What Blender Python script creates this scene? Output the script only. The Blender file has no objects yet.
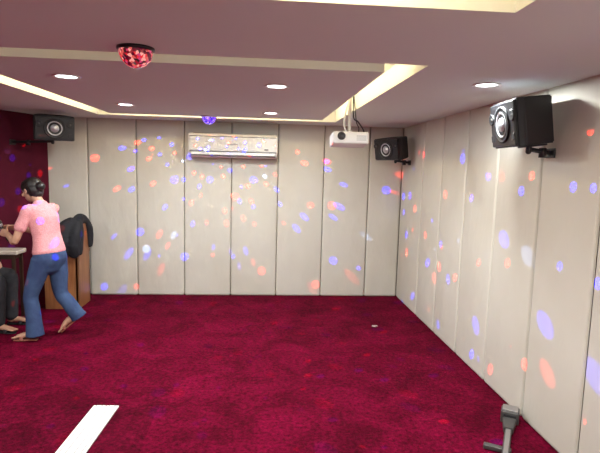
import bpy, bmesh, math, random
from mathutils import Matrix, Vector
random.seed(4)
ZOOM=None
D,R_,H=6.45,1.841,2.249
XL=-2.65
sc=bpy.context.scene
sc.view_settings.view_transform='Standard'
sc.view_settings.look='None'
sc.view_settings.exposure=0

# ---------------------------------------------------------------- materials
def mat(name,col,rough=.6,metal=0,noise=None,bump=None,emit=None,spec=.5,sheen=0,coat=0,bscale=None):
    m=bpy.data.materials.new(name); m.use_nodes=True
    nt=m.node_tree; b=nt.nodes["Principled BSDF"]
    b.inputs["Base Color"].default_value=(*col,1); b.inputs["Roughness"].default_value=rough
    b.inputs["Metallic"].default_value=metal
    b.inputs["Specular IOR Level"].default_value=spec
    if sheen:
        b.inputs["Sheen Weight"].default_value=sheen
        b.inputs["Sheen Roughness"].default_value=.5
    if coat: b.inputs["Coat Weight"].default_value=coat
    tc=nt.nodes.new("ShaderNodeTexCoord")
    if noise:  # (scale, col2, detail)
        n=nt.nodes.new("ShaderNodeTexNoise"); n.inputs["Scale"].default_value=noise[0]; n.inputs["Detail"].default_value=noise[2] if len(noise)>2 else 4
        r=nt.nodes.new("ShaderNodeValToRGB"); r.color_ramp.elements[0].position=.35; r.color_ramp.elements[1].position=.65
        r.color_ramp.elements[0].color=(*col,1); r.color_ramp.elements[1].color=(*noise[1],1)
        nt.links.new(tc.outputs["Object"],n.inputs["Vector"]); nt.links.new(n.outputs["Fac"],r.inputs["Fac"]); nt.links.new(r.outputs["Color"],b.inputs["Base Color"])
    if bump:  # (scale,strength,distance)
        n=nt.nodes.new("ShaderNodeTexNoise"); n.inputs["Scale"].default_value=bump[0]; n.inputs["Detail"].default_value=3
        u=nt.nodes.new("ShaderNodeBump"); u.inputs["Strength"].default_value=bump[1]; u.inputs["Distance"].default_value=bump[2]
        src=tc.outputs["Object"]
        if bscale:
            mp=nt.nodes.new("ShaderNodeMapping"); mp.inputs["Scale"].default_value=bscale; nt.links.new(src,mp.inputs[0]); src=mp.outputs[0]
        nt.links.new(src,n.inputs["Vector"]); nt.links.new(n.outputs["Fac"],u.inputs["Height"]); nt.links.new(u.outputs["Normal"],b.inputs["Normal"])
    if emit:
        b.inputs["Emission Color"].default_value=(*emit[0],1); b.inputs["Emission Strength"].default_value=emit[1]
    return m
M={}
M['panel']=mat("padded_panel_fabric",(.60,.565,.485),.85,noise=(1.3,(.645,.615,.54)),bump=(6,.5,.02),bscale=(1,1,.4),spec=.2)
M['seam']=mat("seam_brown",(.10,.07,.045),.8)
M['plaster']=mat("ceiling_plaster",(.70,.735,.74),.8,bump=(20,.05,.002),spec=.25)
M['burg']=mat("burgundy_fabric",(.10,.006,.022),.85,noise=(3,(.075,.004,.016)),bump=(80,.3,.003),spec=.2)
M['white']=mat("white_plastic",(.78,.77,.74),.35)
M['acwhite']=mat("ac_silver_white",(.62,.60,.56),.35)
M['acdark']=mat("ac_dark_slot",(.05,.045,.045),.5)
M['black']=mat("black_vinyl",(.012,.012,.014),.5,bump=(200,.2,.001))
M['blackgl']=mat("black_gloss",(.01,.01,.012),.3)
M['silver']=mat("silver_cone",(.55,.56,.6),.35,metal=.6)
M['grey']=mat("grey_metal",(.35,.33,.32),.4,metal=.7)
M['dgrey']=mat("dark_grey_metal",(.10,.095,.09),.45,metal=.5)
M['skin']=mat("skin",(.50,.27,.18),.5)
M['hair']=mat("dark_hair",(.012,.008,.007),.45,bump=(90,.5,.004))
M['pink']=mat("pink_knit_shirt",(.64,.24,.26),.85,bump=(9,.6,.025),noise=(110,(.74,.35,.36),2),spec=.2)
M['denim']=mat("blue_denim",(.035,.055,.13),.85,noise=(7,(.055,.095,.19)),bump=(7,.7,.025),spec=.2)
M['blackcloth']=mat("black_cloth",(.014,.014,.018),.85,noise=(14,(.03,.03,.036)),bump=(12,.6,.02))
M['greyshirt']=mat("grey_shirt",(.25,.25,.28),.85)
M['sandal']=mat("sandal_leather",(.28,.09,.06),.5)
M['led']=mat("led_disc",(1,1,1),.4,emit=((.93,.96,1),14))
M['warmled']=mat("warm_led",(1,.8,.4),.4,emit=((1,.78,.42),5))
M['eyew']=mat("eye_white",(.8,.78,.76),.2)
M['lip']=mat("lips",(.45,.14,.13),.45)
M['jacket']=mat("jacket_cloth",(.010,.010,.014),.8,bump=(10,.7,.03))
M['tabletop']=mat("table_top_cream",(.55,.48,.40),.4)
M['paper']=mat("crumpled_paper",(.42,.30,.28),.8)
def wood(name,c1,c2):
    m=mat(name,c1,.4); nt=m.node_tree; b=nt.nodes["Principled BSDF"]
    tc=nt.nodes.new("ShaderNodeTexCoord"); mp=nt.nodes.new("ShaderNodeMapping"); mp.inputs["Scale"].default_value=(14,14,1.6)
    n=nt.nodes.new("ShaderNodeTexNoise"); n.inputs["Scale"].default_value=2; n.inputs["Detail"].default_value=6
    r=nt.nodes.new("ShaderNodeValToRGB"); r.color_ramp.elements[0].color=(*c1,1); r.color_ramp.elements[1].color=(*c2,1)
    r.color_ramp.elements[0].position=.3; r.color_ramp.elements[1].position=.7
    nt.links.new(tc.outputs["Object"],mp.inputs[0]); nt.links.new(mp.outputs[0],n.inputs[0]); nt.links.new(n.outputs[0],r.inputs[0]); nt.links.new(r.outputs[0],b.inputs["Base Color"])
    return m
M['wood']=wood("orange_wood",(.22,.08,.028),(.34,.14,.055))
M['dwood']=wood("dark_wood",(.03,.015,.010),(.05,.025,.015))
def carpet(name,ca,cb,cc):
    m=mat(name,ca,.95,spec=.06); nt=m.node_tree; b=nt.nodes["Principled BSDF"]
    tc=nt.nodes.new("ShaderNodeTexCoord")
    n1=nt.nodes.new("ShaderNodeTexNoise"); n1.inputs["Scale"].default_value=2.6; n1.inputs["Detail"].default_value=9; n1.inputs["Roughness"].default_value=.7; n1.inputs["Distortion"].default_value=.8
    n2=nt.nodes.new("ShaderNodeTexNoise"); n2.inputs["Scale"].default_value=34; n2.inputs["Detail"].default_value=6; n2.inputs["Roughness"].default_value=.75
    for n in (n1,n2): nt.links.new(tc.outputs["Object"],n.inputs["Vector"])
    r=nt.nodes.new("ShaderNodeValToRGB"); e=r.color_ramp.elements
    e[0].position=.36; e[0].color=(*ca,1); e[1].position=.64; e[1].color=(*cc,1); x=e.new(.5); x.color=(*cb,1)
    nt.links.new(n1.outputs[0],r.inputs[0])
    mx=nt.nodes.new("ShaderNodeMix"); mx.data_type='RGBA'; mx.blend_type='MULTIPLY'; mx.inputs[0].default_value=1
    r2=nt.nodes.new("ShaderNodeValToRGB"); r2.color_ramp.elements[0].position=.34; r2.color_ramp.elements[0].color=(.35,.35,.35,1); r2.color_ramp.elements[1].position=.66; r2.color_ramp.elements[1].color=(1.4,1.4,1.4,1)
    nt.links.new(n2.outputs[0],r2.inputs[0]); nt.links.new(r.outputs[0],mx.inputs[6]); nt.links.new(r2.outputs[0],mx.inputs[7]); nt.links.new(mx.outputs[2],b.inputs["Base Color"])
    u=nt.nodes.new("ShaderNodeBump"); u.inputs["Strength"].default_value=.6; u.inputs["Distance"].default_value=.012
    n3=nt.nodes.new("ShaderNodeTexNoise"); n3.inputs["Scale"].default_value=120; nt.links.new(tc.outputs["Object"],n3.inputs["Vector"])
    nt.links.new(n3.outputs[0],u.inputs["Height"]); nt.links.new(u.outputs[0],b.inputs["Normal"])
    return m
M['carpet']=carpet("crimson_carpet",(.075,.0004,.0095),(.115,.0008,.0155),(.165,.0015,.024))
M['carpet2']=carpet("crimson_carpet_dark",(.06,.0004,.008),(.092,.0008,.0125),(.125,.0015,.018))

# ---------------------------------------------------------------- mesh builder
class B:
    def __init__(s): s.bm=bmesh.new(); s.mats=[]
    def mi(s,k):
        if k not in s.mats: s.mats.append(k)
        return s.mats.index(k)
    def box(s,lo,hi,k,bev=0,seg=2,M4=None,smooth=False):
        t=bmesh.new(); bmesh.ops.create_cube(t,size=1)
        c=[(a+b)/2 for a,b in zip(lo,hi)]; z=[b-a for a,b in zip(lo,hi)]
        for v in t.verts: v.co=Vector((c[0]+v.co.x*z[0],c[1]+v.co.y*z[1],c[2]+v.co.z*z[2]))
        if bev: bmesh.ops.bevel(t,geom=list(t.edges),offset=bev,segments=seg,affect='EDGES',profile=.5)
        s.merge(t,k,M4,smooth or bev>0.012)
    def merge(s,t,k,M4=None,smooth=False):
        if M4 is not None: bmesh.ops.transform(t,matrix=M4,verts=t.verts)
        i=s.mi(k)
        mp={v:s.bm.verts.new(v.co) for v in t.verts}
        for f in t.faces:
            try: g=s.bm.faces.new([mp[v] for v in f.verts])
            except ValueError: continue
            g.material_index=i; g.smooth=smooth
        t.free()
    def prism(s,poly,z0,z1,k,M4=None,bev=0):   # poly in xy, extruded in z
        t=bmesh.new(); a=[t.verts.new((x,y,z0)) for x,y in poly]; b=[t.verts.new((x,y,z1)) for x,y in poly]
        t.faces.new(a[::-1]); t.faces.new(b); n=len(poly)
        for i in range(n): t.faces.new([a[i],a[(i+1)%n],b[(i+1)%n],b[i]])
        bmesh.ops.recalc_face_normals(t,faces=t.faces)
        if bev: bmesh.ops.bevel(t,geom=list(t.edges),offset=bev,segments=2,affect='EDGES')
        s.merge(t,k,M4)
    def lathe(s,prof,k,M4=None,n=32,smooth=True):  # prof (r,z) around z
        t=bmesh.new(); rings=[]
        for r,z in prof:
            if r<1e-6: rings.append([t.verts.new((0,0,z))])
            else: rings.append([t.verts.new((r*math.cos(2*math.pi*i/n),r*math.sin(2*math.pi*i/n),z)) for i in range(n)])
        for a,b in zip(rings,rings[1:]):
            for i in range(n):
                j=(i+1)%n
                if len(a)==1 and len(b)==1: break
                if len(a)==1: t.faces.new([a[0],b[j],b[i]])
                elif len(b)==1: t.faces.new([a[i],a[j],b[0]])
                else: t.faces.new([a[i],a[j],b[j],b[i]])
        bmesh.ops.recalc_face_normals(t,faces=t.faces)
        s.merge(t,k,M4,smooth)
    def ell(s,c,r,k,rot=None,n=20):
        t=bmesh.new(); bmesh.ops.create_uvsphere(t,u_segments=n,v_segments=max(8,n*2//3),radius=1)
        m=Matrix.Diagonal((*r,1)); 
        if rot is not None: m=rot.to_4x4()@m
        s.merge(t,k,Matrix.Translation(c)@m,True)
    def tube(s,pts,rad,k,side=(0,1,0),n=14,sub=3,round_ends=True):
        P=[Vector(p) for p in pts]; Rr=[(r,r) if not isinstance(r,tuple) else r for r in rad]
        def cr(a,b,c,d,t): return .5*((2*b)+(c-a)*t+(2*a-5*b+4*c-d)*t*t+(3*b-a-3*c+d)*t**3)
        Q=[];S=[]
        for i in range(len(P)-1):
            a=P[max(i-1,0)];b=P[i];c=P[i+1];d=P[min(i+2,len(P)-1)]
            for q in range(sub):
                t=q/sub; Q.append(cr(a,b,c,d,t)); S.append(tuple(Rr[i][w]*(1-t)+Rr[i+1][w]*t for w in (0,1)))
        Q.append(P[-1]); S.append(Rr[-1])
        T=[(Q[min(i+1,len(Q)-1)]-Q[max(i-1,0)]).normalized() for i in range(len(Q))]
        if round_ends:
            def cap(q,t,r,sg):
                h=min(r); return [(q+t*sg*h*math.sin(a),t,(r[0]*math.cos(a),r[1]*math.cos(a))) for a in (.45,.9,1.3)]
            seq=[x for x in reversed(cap(Q[0],T[0],S[0],-1))]+list(zip(Q,T,S))+cap(Q[-1],T[-1],S[-1],1)
        else: seq=list(zip(Q,T,S))
        t=bmesh.new(); rings=[]; side=Vector(side)
        for q,tt,r in seq:
            u=side-tt*side.dot(tt)
            if u.length<1e-3: u=Vector((1,0,0))-tt*tt.x
            u.normalize(); v=tt.cross(u)
            rings.append([t.verts.new(q+u*r[0]*math.cos(2*math.pi*i/n)+v*r[1]*math.sin(2*math.pi*i/n)) for i in range(n)])
        for a,b in zip(rings,rings[1:]):
            for i in range(n): t.faces.new([a[i],a[(i+1)%n],b[(i+1)%n],b[i]])
        t.faces.new(rings[0][::-1]); t.faces.new(rings[-1])
        bmesh.ops.recalc_face_normals(t,faces=t.faces)
        s.merge(t,k,None,True)
    def done(s,name,parent=None,remesh=None,smooth=0):
        me=bpy.data.meshes.new(name); s.bm.to_mesh(me); s.bm.free()
        for k in s.mats: me.materials.append(M[k])
        o=bpy.data.objects.new(name,me); bpy.context.collection.objects.link(o)
        if remesh:
            m=o.modifiers.new("r",'REMESH'); m.mode='VOXEL'; m.voxel_size=remesh; m.use_smooth_shade=True
            if smooth:
                m=o.modifiers.new("s",'SMOOTH'); m.factor=.5; m.iterations=smooth
            dg=bpy.context.evaluated_depsgraph_get(); nm=bpy.data.meshes.new_from_object(o.evaluated_get(dg))
            o.modifiers.clear(); o.data=nm
            nm.materials.clear(); nm.materials.append(M[s.mats[0]])
            for p in nm.polygons: p.use_smooth=True; p.material_index=0
        if parent: o.parent=parent
        return o
def empty(name,loc=(0,0,0)):
    e=bpy.data.objects.new(name,None); e.location=(0,0,0); bpy.context.collection.objects.link(e); e.empty_display_size=.1; return e

# ---------------------------------------------------------------- room shell
XW=-4.1; YB=-2.6; YR=5.62; XJ=-2.93
b=B(); b.box((XW-.1,YB-.1,-.1),(R_+.15,D+.15,0),'carpet'); b.done("floor")
b=B(); b.box((XW+.05,1.4,0),(-.70,3.42,.006),'carpet2',bev=.002); b.done("carpet_runner")

def padded(b,x0,x1,z0,z1,M4,w=.034,gp=.0035):
    b.box((x0+gp,-w,z0),(x1-gp,0,z1),'panel',bev=.022,seg=5,M4=M4)
b=B(); b.box((XJ-.3,D+.02,0),(R_+.15,D+.15,H+.25),'seam')
xs=[1.401-.597*k for k in range(7)]
edges=[R_-.0]+xs+[XL-.03]
T=Matrix.Translation((0,D+.028,0))
for a,c in zip(edges,edges[1:]): padded(b,c,a,0.002,H+.02,T)
b.done("wall_back")
b=B(); b.box((R_+.02,YB-.1,0),(R_+.15,D+.02,H+.25),'seam')
ys=[D]+[2.56+.604*k for k in (5,4,3,2,1,0)]+[2.56-.604*k for k in range(1,9)]
T=Matrix.Translation((R_+.028,0,0))@Matrix.Rotation(-math.pi/2,4,'Z')
for a,c in zip(ys,ys[1:]): padded(b,-a,-max(c,YB),0.002,H+.02,T,gp=.008)
b.done("wall_right")
def wall_seg(name,p,q,k,th=.12):
    b=B(); p=Vector((*p,0)); q=Vector((*q,0)); d=(q-p).normalized(); n=Vector((-d.y,d.x,0))
    b.prism([(p.x,p.y),(q.x,q.y),(q+n*th).to_tuple()[:2],(p+n*th).to_tuple()[:2]],0,H+.2,k); return b.done(name)
wall_seg("wall_left",(XJ,YR),(XL,D+.02),'burg')
wall_seg("wall_return",(XW,YR),(XJ-.0,YR),'burg')
wall_seg("wall_side",(XW,YB),(XW,YR),'burg')
wall_seg("wall_front",(R_+.1,YB),(XW-.1,YB),'panel')

# ceiling with two cove trays
TX0,TX1=-1.88,.86
A0,A1=2.62,5.95      # tray 1
C0,C1=-1.5,1.72      # tray 2
b=B(); zt=H+.14
def slab(x0,x1,y0,y1,z0=H,z1=zt+.05): b.box((x0,y0,z0),(x1,y1,z1),'plaster')
slab(XW-.1,TX0,YB-.1,D+.1); slab(TX1,R_+.1,YB-.1,D+.1)
slab(TX0,TX1,A1,D+.1); slab(TX0,TX1,C1,A0); slab(TX0,TX1,YB-.1,C0)
b.box((XW-.1,YB-.1,zt),(R_+.1,D+.1,zt+.06),'plaster')
g=.18
b.box((TX0+g,A0+.22,H),(TX1-g,A1-g,H+.05),'plaster'); b.box((TX0+.3,A0+.4,H+.04),(TX1-.3,A1-.3,zt+.01),'plaster')
b.box((TX0+.3,C0+.3,H),(TX1-.3,C1-.2,H+.05),'plaster'); b.box((TX0+.42,C0+.42,H+.04),(TX1-.42,C1-.32,zt+.01),'plaster')
b.done("ceiling")

# ---------------------------------------------------------------- lights
def area(name,loc,rot,sx,sy,p,col,shape='RECTANGLE',spread=180):
    l=bpy.data.lights.new(name,'AREA'); l.shape=shape; l.size=sx; l.size_y=sy; l.energy=p; l.color=col; l.spread=math.radians(spread)
    o=bpy.data.objects.new(name,l); o.location=loc; o.rotation_euler=rot; bpy.context.collection.objects.link(o); return o
def downlight(x,y,p=20,z=H):
    b=B(); T=Matrix.Translation((x,y,z))
    b.lathe([(.062,0),(.085,0),(.088,-.004),(.085,-.008),(.066,-.006),(.062,0)],'white',T)
    b.lathe([(0,-.002),(.064,-.002),(.064,.0),(0,.0)],'led',T,smooth=False)
    o=b.done("recessed_downlight")
    l=area("downlight_lamp",(x,y,z-.012),(0,0,0),.12,.12,p,(.95,1,1),'DISK'); 
    l.parent=o
PW=27
for x,y in [(-1.27,3.40),(.09,3.47),(-1.29,4.87),(.08,5.18),(1.40,3.10)]: downlight(x,y,PW)
for x,y in [(-1.2,.9),(.05,.9),(1.40,.6),(1.40,-1.6),(-1.2,-.9),(.05,-.9),(-2.9,3.2),(-2.9,.8)]: downlight(x,y,PW)
WARM=(1,.76,.40)
def cove(x0,x1,y0,y1,p,near=1.0):
    b=B(); z=H+.052
    b.box((x0-.0,y0+.02,z-.002),(x0+.012,y1-.02,z+.008),'warmled'); b.box((x1-.012,y0+.02,z-.002),(x1,y1-.02,z+.008),'warmled')
    b.box((x0+.02,y0,z-.002),(x1-.02,y0+.012,z+.008),'warmled'); b.box((x0+.02,y1-.012,z-.002),(x1-.02,y1,z+.008),'warmled')
    o=b.done("cove_led_strip")
    zz=z+.03; lx=x1-x0; ly=y1-y0
    for nm,loc,rot in [("r",(x1+.0,(y0+y1)/2,zz),(0,-math.radians(100),0)),("l",(x0-.0,(y0+y1)/2,zz),(0,math.radians(100),0))]:
        l=area("cove_lamp_"+nm,loc,rot,.02,ly,p*ly,WARM); l.parent=o
    for nm,loc,rot,k in [("f",((x0+x1)/2,y1,zz),(math.radians(100),0,0),1),("n",((x0+x1)/2,y0,zz),(-math.radians(100),0,0),near)]:
        l=area("cove_lamp_"+nm,loc,rot,lx,.02,p*lx*k,WARM); l.parent=o
cove(TX0+g,TX1-g,A0+.22,A1-g,2.4,.2)
cove(TX0+.3,TX1-.3,C0+.3,C1-.2,3.6)

# disco light fixtures
def disco(x,y,r,kc,name="disco_ball_light"):
    b=B(); T=Matrix.Translation((x,y,H-.001))
    b.lathe([(0,0),(r*1.02,0),(r*1.02,-.012),(r*.9,-.016),(0,-.016)],'blackgl' if kc=='discored' else 'white',T)
    t=bmesh.new(); bmesh.ops.create_icosphere(t,subdivisions=3,radius=r*.93)
    for v in list(t.verts):
        if v.co.z>.002: v.co.z=.002
    bmesh.ops.remove_doubles(t,verts=t.verts,dist=1e-5)
    b.merge(t,kc,Matrix.Translation((x,y,H-.016)),False)
    return b.done(name)
def discomat(name,cols,strength):
    m=mat(name,(.05,.02,.03),.12); nt=m.node_tree; bs=nt.nodes["Principled BSDF"]
    tc=nt.nodes.new("ShaderNodeTexCoord"); v=nt.nodes.new("ShaderNodeTexVoronoi"); v.inputs["Scale"].default_value=75
    nt.links.new(tc.outputs["Object"],v.inputs["Vector"])
    sp=nt.nodes.new("ShaderNodeSeparateColor"); nt.links.new(v.outputs["Color"],sp.inputs[0])
    r=nt.nodes.new("ShaderNodeValToRGB"); r.color_ramp.interpolation='CONSTANT'
    e=r.color_ramp.elements; e[0].color=(*cols[0],1); e[1].position=1/len(cols); e[1].color=(*cols[1],1)
    for i in range(2,len(cols)): x=e.new(i/len(cols)); x.color=(*cols[i],1)
    nt.links.new(sp.outputs[0],r.inputs[0]); nt.links.new(r.outputs[0],bs.inputs["Emission Color"]); bs.inputs["Emission Strength"].default_value=strength
    return m
M['discored']=discomat("disco_red_crystal",[(.15,.0,.01),(.8,.02,.03),(.3,.01,.02),(1,.35,.3),(.08,0,.01),(.6,.05,.15),(.02,.01,.01),(.7,.1,.08)],1.0)
M['discoblue']=discomat("disco_blue_crystal",[(.05,.02,.6),(.2,.05,.9),(.5,.3,1),(.02,.02,.3)],1.6)
disco(-.61,2.50,.086,'discored'); disco(-.60,5.70,.085,'discoblue')
def gobo(name,loc,scale,thr,strength,keep=.55,seed=0.0,rnd=.7):
    l=bpy.data.lights.new(name,'SPOT'); l.spot_size=math.radians(172); l.spot_blend=.02; l.shadow_soft_size=.002; l.energy=strength; l.use_nodes=True
    nt=l.node_tree; em=nt.nodes.get("Emission") or nt.nodes.new("ShaderNodeEmission")
    g=nt.nodes.new("ShaderNodeNewGeometry"); mp=nt.nodes.new("ShaderNodeMapping"); mp.inputs["Location"].default_value=(seed,seed*.7,seed*1.3)
    v=nt.nodes.new("ShaderNodeTexVoronoi"); v.inputs["Scale"].default_value=scale; v.inputs["Randomness"].default_value=rnd
    nt.links.new(g.outputs["Incoming"],mp.inputs[0]); nt.links.new(mp.outputs[0],v.inputs["Vector"])
    lt=nt.nodes.new("ShaderNodeMath"); lt.operation='LESS_THAN'; lt.inputs[1].default_value=thr; nt.links.new(v.outputs["Distance"],lt.inputs[0])
    sp=nt.nodes.new("ShaderNodeSeparateColor"); nt.links.new(v.outputs["Color"],sp.inputs[0])
    k=nt.nodes.new("ShaderNodeMath"); k.operation='LESS_THAN'; k.inputs[1].default_value=keep; nt.links.new(sp.outputs[1],k.inputs[0])
    mu=nt.nodes.new("ShaderNodeMath"); mu.operation='MULTIPLY'; nt.links.new(lt.outputs[0],mu.inputs[0]); nt.links.new(k.outputs[0],mu.inputs[1])
    sx=nt.nodes.new("ShaderNodeSeparateXYZ"); nt.links.new(g.outputs["Incoming"],sx.inputs[0])
    z2=nt.nodes.new("ShaderNodeMath"); z2.operation='MULTIPLY'; nt.links.new(sx.outputs[2],z2.inputs[0]); nt.links.new(sx.outputs[2],z2.inputs[1])
    om=nt.nodes.new("ShaderNodeMath"); om.operation='SUBTRACT'; om.inputs[0].default_value=1.04; nt.links.new(z2.outputs[0],om.inputs[1])
    fin=nt.nodes.new("ShaderNodeMath"); fin.operation='MULTIPLY'; nt.links.new(mu.outputs[0],fin.inputs[0]); nt.links.new(om.outputs[0],fin.inputs[1])
    r=nt.nodes.new("ShaderNodeValToRGB"); r.color_ramp.interpolation='CONSTANT'; e=r.color_ramp.elements
    e[0].color=(.004,.012,1,1); e[1].position=.46; e[1].color=(.75,.02,.01,1)
    x=e.new(.84); x.color=(.16,.24,.45,1); x=e.new(.90); x.color=(.03,.01,1,1)
    nt.links.new(sp.outputs[0],r.inputs[0]); nt.links.new(r.outputs[0],em.inputs[0]); nt.links.new(fin.outputs[0],em.inputs[1])
    o=bpy.data.objects.new(name,l); o.location=loc; bpy.context.collection.objects.link(o); return o
gobo("disco_lamp",(-.60,5.56,H-.125),12.0,.225,1100,keep=.8,seed=1.7,rnd=.8)
gobo("disco_lamp",(-.61,2.50,H-.115),14,.165,2600,seed=3.1,keep=.8)

# ---------------------------------------------------------------- air conditioner
b=B(); x0,x1=-.90,.185; yf=D-.225; yb=D-.006
prof=[(yb,2.095),(yf+.04,2.095),(yf+.01,2.075),(yf,2.03),(yf+.002,1.87),(yf+.02,1.825),(yf+.07,1.80),(yb,1.80)]
t=bmesh.new(); L=[t.verts.new((x0,y,z)) for y,z in prof]; Rr=[t.verts.new((x1,y,z)) for y,z in prof]; n=len(prof)
t.faces.new(L); t.faces.new(Rr[::-1])
for i in range(n): t.faces.new([L[i],Rr[i],Rr[(i+1)%n],L[(i+1)%n]])
bmesh.ops.recalc_face_normals(t,faces=t.faces); bmesh.ops.bevel(t,geom=list(t.edges),offset=.006,segments=2,affect='EDGES'); b.merge(t,'acwhite')
b.box((x0+.015,yf-.006,1.885),(x1-.015,yf+.004,2.05),'acwhite',bev=.003)
b.box((x0+.01,yf-.003,1.868),(x1-.01,yf+.01,1.878),'acdark')
b.box((x0+.03,yf-.004,1.832),(x1-.03,yf+.02,1.866),'white',bev=.003)
b.box((x0+.02,yf+.0,1.818),(x1-.02,yf+.03,1.828),'acdark')
b.box((x0+.01,yf+.0,2.054),(x1-.01,yf+.02,2.060),'acdark')
for i in range(9): b.box((x0+.05,yf+.045+i*.017,2.093),(x1-.05,yf+.052+i*.017,2.099),'acdark')
b.box((x1-.16,yf-.008,1.90),(x1-.11,yf-.004,1.915),'acdark'); b.box((x0+.48,yf-.009,1.955),(x0+.6,yf-.005,1.975),'grey')
b.box((x0-.012,yf+.05,1.815),(x0,yb,2.085),'white',bev=.004)
b.done("air_conditioner")

# ---------------------------------------------------------------- speakers
def speaker(loc,rz,tilt,w=.42,h=.27,d=.25,wallpt=None):
    e=empty("wall_speaker")
    T=Matrix.Translation(loc)@Matrix.Rotation(rz,4,'Z')@Matrix.Rotation(tilt,4,'X')  # front = -Y local
    b=B(); poly=[(-w/2,-d/2),(w/2,-d/2),(w/2,-d/2+.05),(w*.30,d/2),(-w*.30,d/2),(-w/2,-d/2+.05)]
    b.prism(poly,-h/2,h/2,'black',T,bev=.008)
    b.box((-w/2+.008,-d/2-.012,-h/2+.01),(w/2-.008,-d/2+.004,h/2-.01),'blackgl',bev=.006,M4=T)
    F=T@Matrix.Translation((0,-d/2-.012,0))@Matrix.Rotation(math.pi/2,4,'X')
    b.lathe([(.098,0),(.112,0),(.112,.008),(.100,.010),(.094,.002),(.088,.004),(.080,.008),(.070,-.0),(.03,-.0),(.03,0)],'black',F)
    b.lathe([(.080,.004),(.076,.010),(.070,.006),(.066,.004)],'silver',F)
    b.lathe([(.066,.004),(.058,.003),(.040,.002)],'black',F)
    b.lathe([(.044,.003),(.040,.009),(.0,.022)],'silver',F)
    for sx in (-1,1):
        G=T@Matrix.Translation((sx*.158,-d/2-.012,.045))@Matrix.Rotation(math.pi/2,4,'X')
        b.lathe([(.036,0),(.036,.006),(.030,.008),(.012,.001),(0,.006)],'black',G,n=24)
        b.lathe([(.012,.002),(0,.010)],'dgrey',G,n=16)
        b.box((sx*.158-.02,-d/2-.016,-.10),(sx*.158+.02,-d/2-.011,-.06),'black',bev=.002,M4=T)
    b.done("cabinet",e)
    b=B(); wp=Vector(wallpt[0]); wn=Vector(wallpt[1])
    S=T@Vector((0,.02,-h/2-.004))
    b.box((-.075,-.02,-h/2-.012),(.075,.10,-h/2-.001),'black',bev=.003,M4=T)
    b.tube([S,S+Vector((0,0,-.035))],[.018,.018],'black')
    q=S+Vector((0,0,-.04)); 
    b.tube([q-(wp-q).normalized()*.02,Vector((wp.x,wp.y,q.z))],[.014,.014],'black')
    rot=wn.to_track_quat('Z','Y').to_matrix().to_4x4()
    b.box((-.045,-.03,0),(.045,.03,.012),'black',bev=.003,M4=Matrix.Translation((wp.x,wp.y,q.z))@rot)
    b.lathe([(.0,-.03),(.022,-.03),(.022,.03),(0,.03)],'black',Matrix.Translation(q.lerp(Vector((wp.x,wp.y,q.z)),.6)))
    b.done("bracket",e)
speaker((1.62,3.02,2.015),-math.radians(95),math.radians(8),w=.38,h=.285,wallpt=((R_-.008,3.05,0),(-1,0,0)))
speaker((1.60,6.02,1.965),-math.radians(58),math.radians(10),w=.40,h=.26,wallpt=((R_-.008,6.1,0),(-1,0,0)))
speaker((-2.35,5.85,2.08),math.radians(30),math.radians(8),w=.41,wallpt=((-2.835,5.93,0),(.94,-.3,0)))

# ---------------------------------------------------------------- projector
e=empty("ceiling_projector"); px,py,pz=.80,4.62,1.97
PT=Matrix.Translation((px,py,pz))@Matrix.Rotation(math.radians(-7),4,'X')
b=B(); b.box((-.165,-.12,-.055),(.165,.12,.055),'white',bev=.016,seg=3,M4=PT)
b.lathe([(.0,0),(.035,0),(.037,.014),(.028,.016),(.026,.004),(0,.004)],'acdark',PT@Matrix.Translation((-.09,-.12,.010))@Matrix.Rotation(math.pi/2,4,'X'))
for i in range(5): b.box((.05,-.1215,-.026+i*.010),(.14,-.118,-.022+i*.010),'grey',M4=PT)
for i in range(8): b.box((.163,-.09+i*.02,-.025),(.1665,-.08+i*.02,.02),'acdark',M4=PT)
b.done("body",e)
b=B(); b.lathe([(0,0),(.05,0),(.05,-.012),(.016,-.016),(.016,-.33),(0,-.33)],'white',Matrix.Translation((px,py,zt)))
b.box((-.09,-.012,.055),(.09,.012,.065),'white',bev=.002,M4=PT); b.box((-.012,-.09,.055),(.012,.09,.070),'white',bev=.002,M4=PT)
b.tube([(px-.02,py,pz+.06),(px-.05,py+.01,pz+.16),(px-.01,py,zt-.02)],[.007,.007,.007],'white')
b.done("mount",e)
b=B(); b.tube([(px+.12,py+.10,pz),(px+.17,py+.14,pz+.08),(px+.09,py+.05,pz+.17),(px+.04,py+.02,pz+.21),(px+.03,py+.01,zt-.004)],[.006]*5,'black',sub=6)
b.tube([(px+.08,py+.10,pz),(px+.12,py+.15,pz+.11),(px+.07,py+.04,pz+.18),(px+.03,py-.01,zt-.004)],[.005]*4,'black',sub=6)
b.done("cables",e)

# ---------------------------------------------------------------- floor things
b=B(); rz=Matrix.Translation((-1.055,3.38,.006))@Matrix.Rotation(math.radians(-3),4,'Z')
for x in (-.088,.001):
    b.box((x,-1.25,0),(x+.085,0,.012),'white',bev=.003,M4=rz); b.box((x+.02,-1.245,.0115),(x+.025,-.005,.0130),'grey',M4=rz); b.box((x+.058,-1.245,.0115),(x+.063,-.005,.0130),'grey',M4=rz)
b.done("plastic_floor_trunking")
e=empty("metal_stand_foot")
b=B(); T=Matrix.Translation((1.735,3.12,0))@Matrix.Rotation(math.radians(-30),4,'Z')
b.box((-.058,-.05,.0),(.058,.05,.085),'dgrey',bev=.008,M4=T); b.box((-.05,-.042,.085),(.05,.042,.096),'grey',bev=.003,M4=T)
b.box((-.04,-.054,.015),(.04,-.048,.065),'black',bev=.002,M4=T)
b.prism([(-.045,-.05),(.045,-.05),(.028,-.21),(-.028,-.21)],.005,.05,'dgrey',T,bev=.006); b.done("foot",e)
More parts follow.
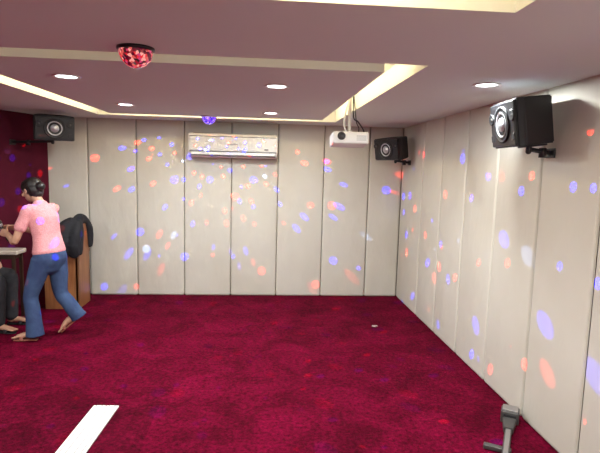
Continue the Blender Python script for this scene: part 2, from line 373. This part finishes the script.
b=B(); b.box((-.021,-.72,.008),(.021,-.18,.040),'dgrey',bev=.005,M4=T); b.box((-.014,-.70,.039),(.014,-.20,.043),'grey',bev=.001,M4=T)
b.box((-.13,-.46,.004),(.03,-.42,.030),'dgrey',bev=.004,M4=T)
b.done("bar",e)
b=B()
t=bmesh.new(); bmesh.ops.create_icosphere(t,subdivisions=2,radius=1)
for v in t.verts: v.co=Vector((v.co.x*.035,v.co.y*.022,max(v.co.z,-.6)*.012+.008))*random.uniform(.8,1.15)
b.merge(t,'paper',Matrix.Translation((1.25,5.15,0))); b.done("crumpled_paper")

# ---------------------------------------------------------------- wooden chair + jacket, table
b=B(); X0,X1,Y0,Y1=-2.47,-2.09,5.78,6.17
b.box((X0,Y0,0),(X1,Y0+.03,.64),'wood',bev=.005); b.box((X0,Y1-.03,0),(X1,Y1,.64),'wood',bev=.005)
b.box((X0-.02,Y0-.015,.62),(X1,Y0+.045,.66),'wood',bev=.008); b.box((X0-.02,Y1-.045,.62),(X1,Y1+.015,.66),'wood',bev=.008)
b.box((X0,Y0+.03,.38),(X1-.03,Y1-.03,.43),'wood',bev=.006); b.box((X0+.01,Y0+.03,0.05),(X0+.03,Y1-.03,.38),'wood')
b.box((X1-.035,Y0+.0,0),(X1,Y1,.98),'wood',bev=.006); b.box((X0+.08,Y0-.004,.10),(X1-.08,Y0,.54),'wood',bev=.0015)
b.done("wooden_armchair")
b=B()
b.tube([(X1+.0,Y0+.02,.66),(X1+.0,Y0+.04,.9),(X1-.03,Y0+.10,1.02),(X1-.04,Y1-.12,1.03),(X1+.0,Y1-.03,.9),(X1+.0,Y1-.02,.7)],[(.05,.03),(.06,.05),(.06,.06),(.06,.06),(.06,.05),(.05,.03)],'jacket',side=(1,0,0))
b.tube([(X1-.04,Y0+.2,1.03),(X1-.11,Y0+.18,.9),(X1-.12,Y0+.18,.6)],[(.16,.06),(.18,.06),(.16,.05)],'jacket',side=(0,1,0))
b.tube([(X1-.07,Y0+.03,1.02),(X1-.13,Y0-.01,.95),(X1-.15,Y0-.05,.80),(X1-.14,Y0-.04,.67)],[(.06,.05),(.09,.06),(.10,.06),(.09,.04)],'jacket',side=(1,0,0))
b.tube([(X1-.01,Y0+.05,1.0),(X1-.01,Y0-.03,.9),(X1-.03,Y0-.05,.75),(X1-.03,Y0-.03,.64)],[(.05,.05),(.065,.05),(.07,.05),(.055,.035)],'jacket',side=(1,0,0))
o=b.done("black_jacket",remesh=.012,smooth=3)
b=B()
b.box((-2.87,5.34,.71),(-2.55,5.56,.755),'tabletop',bev=.012,seg=3)
for x in (-2.83,-2.60):
    for y in (5.37,5.53): b.box((x-.015,y-.015,0),(x+.015,y+.015,.71),'dwood')
b.box((-2.83,5.37,.66),(-2.60,5.53,.71),'dwood'); b.done("side_table")

# ---------------------------------------------------------------- people
def basis(F):
    F=Vector((F[0],F[1],0)).normalized(); L=Vector((0,0,1)).cross(F); return F,L
def hand(b,w,d,n,s,curl,k='skin',sc=1.0):
    d=Vector(d).normalized(); n=Vector(n); n=(n-d*n.dot(d)).normalized(); sg=1 if d.cross(n).dot(Vector(s))>0 else -1; s=d.cross(n)*sg
    w=Vector(w)
    b.tube([w-d*.02*sc,w+d*.02*sc,w+d*.05*sc,w+d*.078*sc],[(.026*sc,.018*sc),(.033*sc,.015*sc),(.038*sc,.014*sc),(.036*sc,.011*sc)],k,side=s,n=14)
    for i,(o,ln) in enumerate([(.027,.070),(.009,.078),(-.009,.073),(-.026,.058)]):
        p=w+d*(.074-.004*abs(i-1))*sc+s*o*sc; pts=[p-d*.012*sc,p]; a=0; rr=[.0082*sc,.0082*sc]
        for j,fr in enumerate((.44,.32,.26)):
            a+=curl[j]; v=d*math.cos(a)+n*math.sin(a); p=p+v*ln*fr*sc; pts.append(p); rr.append((.0078-.0007*j)*sc)
        b.tube(pts,rr,k,side=s,n=8,sub=2)
    p=w+d*.022*sc+s*.026*sc; v=(d*.65+s*.6+n*.35).normalized(); q=p+v*.035*sc; v2=(d*.85+s*.15+n*.55).normalized(); r=q+v2*.028*sc; v3=(d*.9-s*.2+n*.6).normalized()
    b.tube([p-v*.015*sc,p,q,r,r+v3*.022*sc],[.012*sc,.012*sc,.010*sc,.009*sc,.008*sc],k,side=n,n=8,sub=2)
def headparts(b,c,F,L,U,s=1.0):
    rot=Matrix((F,L,U)).transposed()
    P=lambda f,l,u: c+F*f*s+L*l*s+U*u*s
    E=lambda f,l,u,a,bb,cc: b.ell(P(f,l,u),(a*s,bb*s,cc*s),'skin',rot)
    E(-.008,0,.025,.095,.074,.085); E(.022,0,-.045,.062,.054,.066); E(.035,0,-.085,.034,.03,.024)
    E(.052,0,-.005,.036,.055,.05)
    b.tube([P(.082,0,.018),P(.094,0,-.008),P(.106,0,-.03),P(.088,0,-.04)],[.008*s,.009*s,.012*s,.008*s],'skin',side=L,n=8)
    for l in (-.010,.010): E(.092,l,-.034,.010,.008,.007)
    for l in (-1,1):
        E(.070,l*.040,-.028,.022,.020,.018)
        b.tube([P(.078,l*.012,.022),P(.080,l*.03,.027),P(.066,l*.05,.018)],[.006*s]*3,'skin',n=8)
        E(.0,l*.076,-.008,.017,.007,.030)
    E(.084,0,-.055,.011,.022,.006); E(.082,0,-.065,.011,.018,.007)
def face_extra(parent,c,F,L,U,s=1.0):
    rot=Matrix((F,L,U)).transposed(); P=lambda f,l,u: c+F*f*s+L*l*s+U*u*s
    b=B()
    for l in (-1,1):
        b.ell(P(.070,l*.030,.004),(.013*s,.013*s,.010*s),'eyew',rot); b.ell(P(.080,l*.030,.004),(.0045*s,.006*s,.006*s),'hair',rot)
        b.tube([P(.084,l*.014,.030),P(.084,l*.030,.035),P(.072,l*.050,.028)],[.003*s]*3,'hair',n=6)
        b.tube([P(.082,l*.018,.011),P(.085,l*.030,.015),P(.078,l*.043,.011)],[.0018*s]*3,'hair',n=6)
    b.done("eyes",parent)
    b=B(); b.tube([P(.084,-.020,-.057),P(.0955,-.006,-.054),P(.0955,.006,-.054),P(.084,.020,-.057)],[.003*s,.0045*s,.0045*s,.003*s],'lip',n=8)
    b.tube([P(.084,-.019,-.060),P(.093,0,-.066),P(.084,.019,-.060)],[.003*s,.006*s,.003*s],'lip',n=8)
    b.done("lips",parent)
def shoe(b,heel,toe,up,k='sandal'):
    heel=Vector(heel);toe=Vector(toe);d=(toe-heel).normalized(); s=Vector((0,0,1)).cross(d).normalized(); u=d.cross(s)
    if u.z<0:u=-u
    ln=(toe-heel).length
    b.tube([heel+d*.01+u*.009,heel+d*ln*.35+u*.009,heel+d*ln*.7+u*.009,toe-d*.01+u*.009],[(.032,.009),(.030,.008),(.043,.008),(.030,.008)],k,side=s)
    b.tube([heel+d*ln*.62-s*.043+u*.012,heel+d*ln*.62-s*.026+u*.05,heel+d*ln*.62+s*.026+u*.05,heel+d*ln*.62+s*.043+u*.012],[(.018,.004)]*4,k,side=d)
def foot(b,ankle,heel,toe,k='skin',shin=(0,0,1)):
    heel=Vector(heel);toe=Vector(toe);d=(toe-heel).normalized(); s=Vector((0,0,1)).cross(d).normalized(); u=d.cross(s)
    if u.z<0:u=-u
    ln=(toe-heel).length; ankle=Vector(ankle)
    b.tube([heel+d*.03+u*.042,heel+d*ln*.45+u*.045,heel+d*ln*.75+u*.034,heel+d*ln*.86+u*.028],[(.030,.026),(.032,.028),(.040,.018),(.038,.012)],k,side=s)
    b.tube([ankle+Vector(shin).normalized()*.09,ankle,heel+d*.05+u*.045],[.034,.031,.034],k)
    for i,o in enumerate((.028,.011,-.003,-.016,-.028)):
        q=heel+d*ln*.84+s*o+u*.026; b.tube([q,q+d*(.034-.004*i)-u*.004],[.011 if i==0 else .008,.010 if i==0 else .007],k,n=8,sub=2)

# ---- walking woman
wm=empty("walking_woman")
F,L=basis((-.90,.43)); C=Vector((-2.03,4.86,0)); Z=Vector((0,0,1))
W=lambda f,l,z: C+F*f+L*l+Z*z
hc=W(.185,0,1.42); hF=(F*.96-Z*.27).normalized(); hL=L; hU=hF.cross(hL).normalized()
shL=W(.075,.150,1.245); shR=W(.075,-.150,1.245)
elL=Vector((-2.265,4.71,.955)); wrL=Vector((-2.41,4.87,1.00))
elR=Vector((-2.19,5.10,1.00)); wrR=Vector((-2.385,5.02,1.04))
b=B()
headparts(b,hc,hF,hL,hU,.98)
b.tube([W(.06,0,1.24),W(.10,0,1.31),hc-hU*.05-hF*.02],[(.06,.055),(.046,.046),(.05,.05)],'skin',side=L)
b.tube([W(.03,0,1.0),W(.05,0,1.12),W(.07,0,1.22),W(.08,0,1.27)],[(.11,.08),(.13,.09),(.13,.08),(.08,.05)],'skin',side=L)
b.tube([shL,shL.lerp(elL,.5),elL,elL.lerp(wrL,.4),wrL],[.042,.038,.032,.032,.022],'skin')
b.tube([shR,shR.lerp(elR,.5),elR,elR.lerp(wrR,.4),wrR],[.042,.038,.032,.032,.022],'skin')
dL=(wrL-elL).normalized(); dR=(wrR-elR).normalized()
dLh=(dL+Vector((-.5,-.1,.1))).normalized()
hand(b,wrL,dLh,(.35,.75,-.3),(0,0,1),(.9,1.1,.7))
hand(b,wrR,dR,(-.2,-.7,-.5),(0,0,1),(.25,.35,.25))
fLh=Vector((-2.105,4.745,.012)); fLt=Vector((-2.325,4.735,.012))
fRt=Vector((-1.965,4.945,.012)); fRh=Vector((-1.83,4.965,.13))
knL=Vector((-2.165,4.765,.43)); anL=Vector((-2.130,4.745,.10)); knR=Vector((-1.955,4.93,.42)); anR=Vector((-1.815,4.96,.19))
b.done("body",wm,remesh=.0042,smooth=2)
b=B(); foot(b,(-2.125,4.745,.09),fLh,fLt,shin=knL-anL); foot(b,(-1.83,4.962,.20),fRh,fRt,shin=knR-anR); b.done("feet",wm,remesh=.0045,smooth=2)
b=B(); shoe(b,fLh-Z*.012,fLt-Z*.012,Z); shoe(b,fRh-Z*.008,fRt-Z*.010,Z); b.done("sandals",wm)
face_extra(wm,hc,hF,hL,hU,.98)
b=B()
b.tube([W(-.01,0,.85),W(0,0,.93),W(.015,0,1.0),W(.035,0,1.08),W(.05,0,1.16),W(.065,0,1.225),W(.085,0,1.275)],
       [(.166,.124),(.146,.110),(.138,.100),(.146,.110),(.154,.114),(.148,.094),(.080,.064)],'pink',side=L,n=28)
for sh,el in ((shL,elL),(shR,elR)):
    ax=(el-sh).normalized(); inn=W(.07,0,1.235)
    b.tube([inn.lerp(sh,.6),sh+Z*.002,sh+ax*.08,sh+ax*.17],[.052,.052,.050,.056],'pink',n=18)
b.done("shirt",wm,remesh=.007,smooth=4)
b=B()
hipL=W(-.005,.082,.77); hipR=W(-.015,-.082,.77)
b.tube([W(-.005,0,.90),W(-.012,0,.84),W(-.02,0,.78),W(-.012,0,.72)],[(.145,.105),(.160,.118),(.168,.126),(.150,.105)],'denim',side=L,n=24)
b.ell(W(-.055,.06,.785),(.078,.078,.095),'denim'); b.ell(W(-.055,-.06,.785),(.078,.078,.095),'denim')
b.tube([hipL,hipL.lerp(knL,.45),knL,knL.lerp(anL,.35),anL.lerp(knL,.25),anL-Z*.055],[(.094,.094),(.086,.086),(.066,.066),(.067,.067),(.069,.070),(.080,.085)],'denim',n=20,round_ends=False)
ax=(anR-knR).normalized()
b.tube([hipR,hipR.lerp(knR,.45),knR,knR.lerp(anR,.4),anR,anR+ax*.035],[(.094,.094),(.086,.086),(.066,.066),(.068,.068),(.072,.072),(.080,.082)],'denim',n=20,round_ends=False)
b.done("jeans",wm,remesh=.007,smooth=4)
b=B(); rot=Matrix((hF,hL,hU)).transposed(); P=lambda f,l,u: hc+hF*f+hL*l+hU*u
b.ell(P(-.022,0,.036),(.096,.083,.086),'hair',rot); b.ell(P(-.045,0,-.010),(.068,.076,.075),'hair',rot)
b.ell(P(.03,0,.075),(.055,.06,.034),'hair',rot); b.ell(P(-.06,0,-.05),(.045,.055,.04),'hair',rot)
for l in (-1,1): b.ell(P(.012,l*.060,.035),(.045,.022,.045),'hair',rot)
b.ell(P(-.120,0,.01),(.040,.043,.040),'hair',rot); b.ell(P(-.095,0,.012),(.03,.03,.03),'hair',rot)
b.done("hair",wm,remesh=.005,smooth=2)
b=B(); palm=wrL+dLh*.075+Vector((.35,.75,-.3)).normalized()*.028
ax=Vector((-.35,-.1,.9)).normalized()
b.tube([palm-ax*.09,palm+ax*.08],[.0115,.0145],'black',n=16,sub=1,round_ends=False); b.ell(palm+ax*.105,(.025,.025,.027),'dgrey'); b.tube([palm+ax*.078,palm+ax*.088],[.021,.021],'silver',n=16,sub=1)
b.done("microphone",wm)

# ---- seated person at the far left
st=empty("seated_man"); F,L=basis((1,-.05)); C=Vector((-3.10,5.12,0)); W=lambda f,l,z: C+F*f+L*l+Z*z
hc=W(.10,0,1.27); U=Z
b=B(); headparts(b,hc,F,L,U,1.0)
b.tube([W(.03,0,1.06),W(.06,0,1.14),hc-Z*.05-F*.01],[(.065,.06),(.055,.055),(.055,.055)],'skin',side=L)
shL=W(.05,.18,1.05); shR=W(.05,-.18,1.05)
for sh,sg in ((shL,1),(shR,-1)):
    el=W(.14,sg*.20,.80); wr=W(.36,sg*.12,.70); dd=(wr-el).normalized()
    b.tube([sh,el,el.lerp(wr,.4),wr],[.048,.040,.038,.026],'skin'); hand(b,wr,(dd+Vector((0,0,-.3))),(0,0,-1),L*-sg,(.25,.35,.3),sc=1.08)
b.done("body",st,remesh=.005,smooth=2); face_extra(st,hc,F,L,U,1.0)
b=B(); b.tube([W(0,0,.50),W(0,0,.62),W(.02,0,.80),W(.04,0,.95),W(.045,0,1.05),W(.05,0,1.09)],[(.165,.12),(.16,.12),(.155,.115),(.175,.12),(.165,.10),(.09,.07)],'greyshirt',side=L,n=24)
for sh,sg in ((shL,1),(shR,-1)): b.tube([W(.05,sg*.1,1.05),sh,W(.11,sg*.195,.89)],[.06,.062,.06],'greyshirt')
b.done("shirt",st,remesh=.009,smooth=3)
b=B(); b.tube([W(0,0,.60),W(0,0,.50)],[(.165,.12),(.175,.13)],'blackcloth',side=L,n=24)
fb=B(); sb=B()
for sg,kx in ((1,.52),(-1,.53)):
    hip=W(.02,sg*.09,.535); kn=W(kx,sg*.12,.53); an=W(kx+.0,sg*.13,.11)
    b.tube([hip,hip.lerp(kn,.5),kn-F*.03,kn-Z*.04+F*.01,kn.lerp(an,.5),an],[.09,.085,.072,.072,.07,.065],'blackcloth',n=18)
    h0=W(kx-.05,sg*.13,.012); t0=W(kx+.18,sg*.15,.012); foot(fb,an-Z*.02,h0,t0); shoe(sb,h0-Z*.012,t0-Z*.012,Z,'black')
b.done("trousers",st,remesh=.009,smooth=3); fb.done("feet",st,remesh=.0055,smooth=2); sb.done("sandals",st)
b=B(); rot=Matrix((F,L,U)).transposed(); P=lambda f,l,u: hc+F*f+L*l+U*u
b.ell(P(-.02,0,.036),(.096,.083,.084),'hair',rot); b.ell(P(-.045,0,-.01),(.066,.076,.07),'hair',rot); b.ell(P(.03,0,.075),(.05,.058,.033),'hair',rot)
b.done("hair",st,remesh=.006,smooth=2)
b=B(); X,Y=-3.12,5.12
b.box((X-.22,Y-.21,.38),(X+.24,Y+.21,.425),'black',bev=.015,seg=3)
for sx in (-.18,.20):
    for sy in (-.17,.17): b.tube([(X+sx,Y+sy,.014),(X+sx*.95,Y+sy*.95,.39)],[.014,.014],'grey')
for sy in (-.17,.17): b.tube([(X-.2,Y+sy,.38),(X-.25,Y+sy,.85)],[.012,.012],'grey')
b.box((X-.27,Y-.2,.62),(X-.235,Y+.2,.88),'black',bev=.012); b.done("padded_chair")

# ---------------------------------------------------------------- camera
f,yaw,pit,rol=495.329,.079,.118,.026
cam=bpy.data.cameras.new("camera"); cam.sensor_fit='HORIZONTAL'; cam.sensor_width=36; cam.lens=f*36/600; cam.clip_start=.05
if ZOOM:
    k,zx,zy=ZOOM; cam.lens*=k; cam.shift_x=(zx-300)/600*k; cam.shift_y=-(zy-226.5)/600*k
co=bpy.data.objects.new("camera",cam); bpy.context.collection.objects.link(co)
Rm=(Matrix.Rotation(-yaw,3,'Z')@Matrix.Rotation(math.pi/2-pit,3,'X')@Matrix.Rotation(rol,3,'Z')).to_4x4()
co.matrix_world=Matrix.Translation((0,0,1.7))@Rm
sc.camera=co
w=bpy.data.worlds.new("world"); sc.world=w; w.use_nodes=True; w.node_tree.nodes["Background"].inputs[0].default_value=(.5,.5,.5,1); w.node_tree.nodes["Background"].inputs[1].default_value=.3
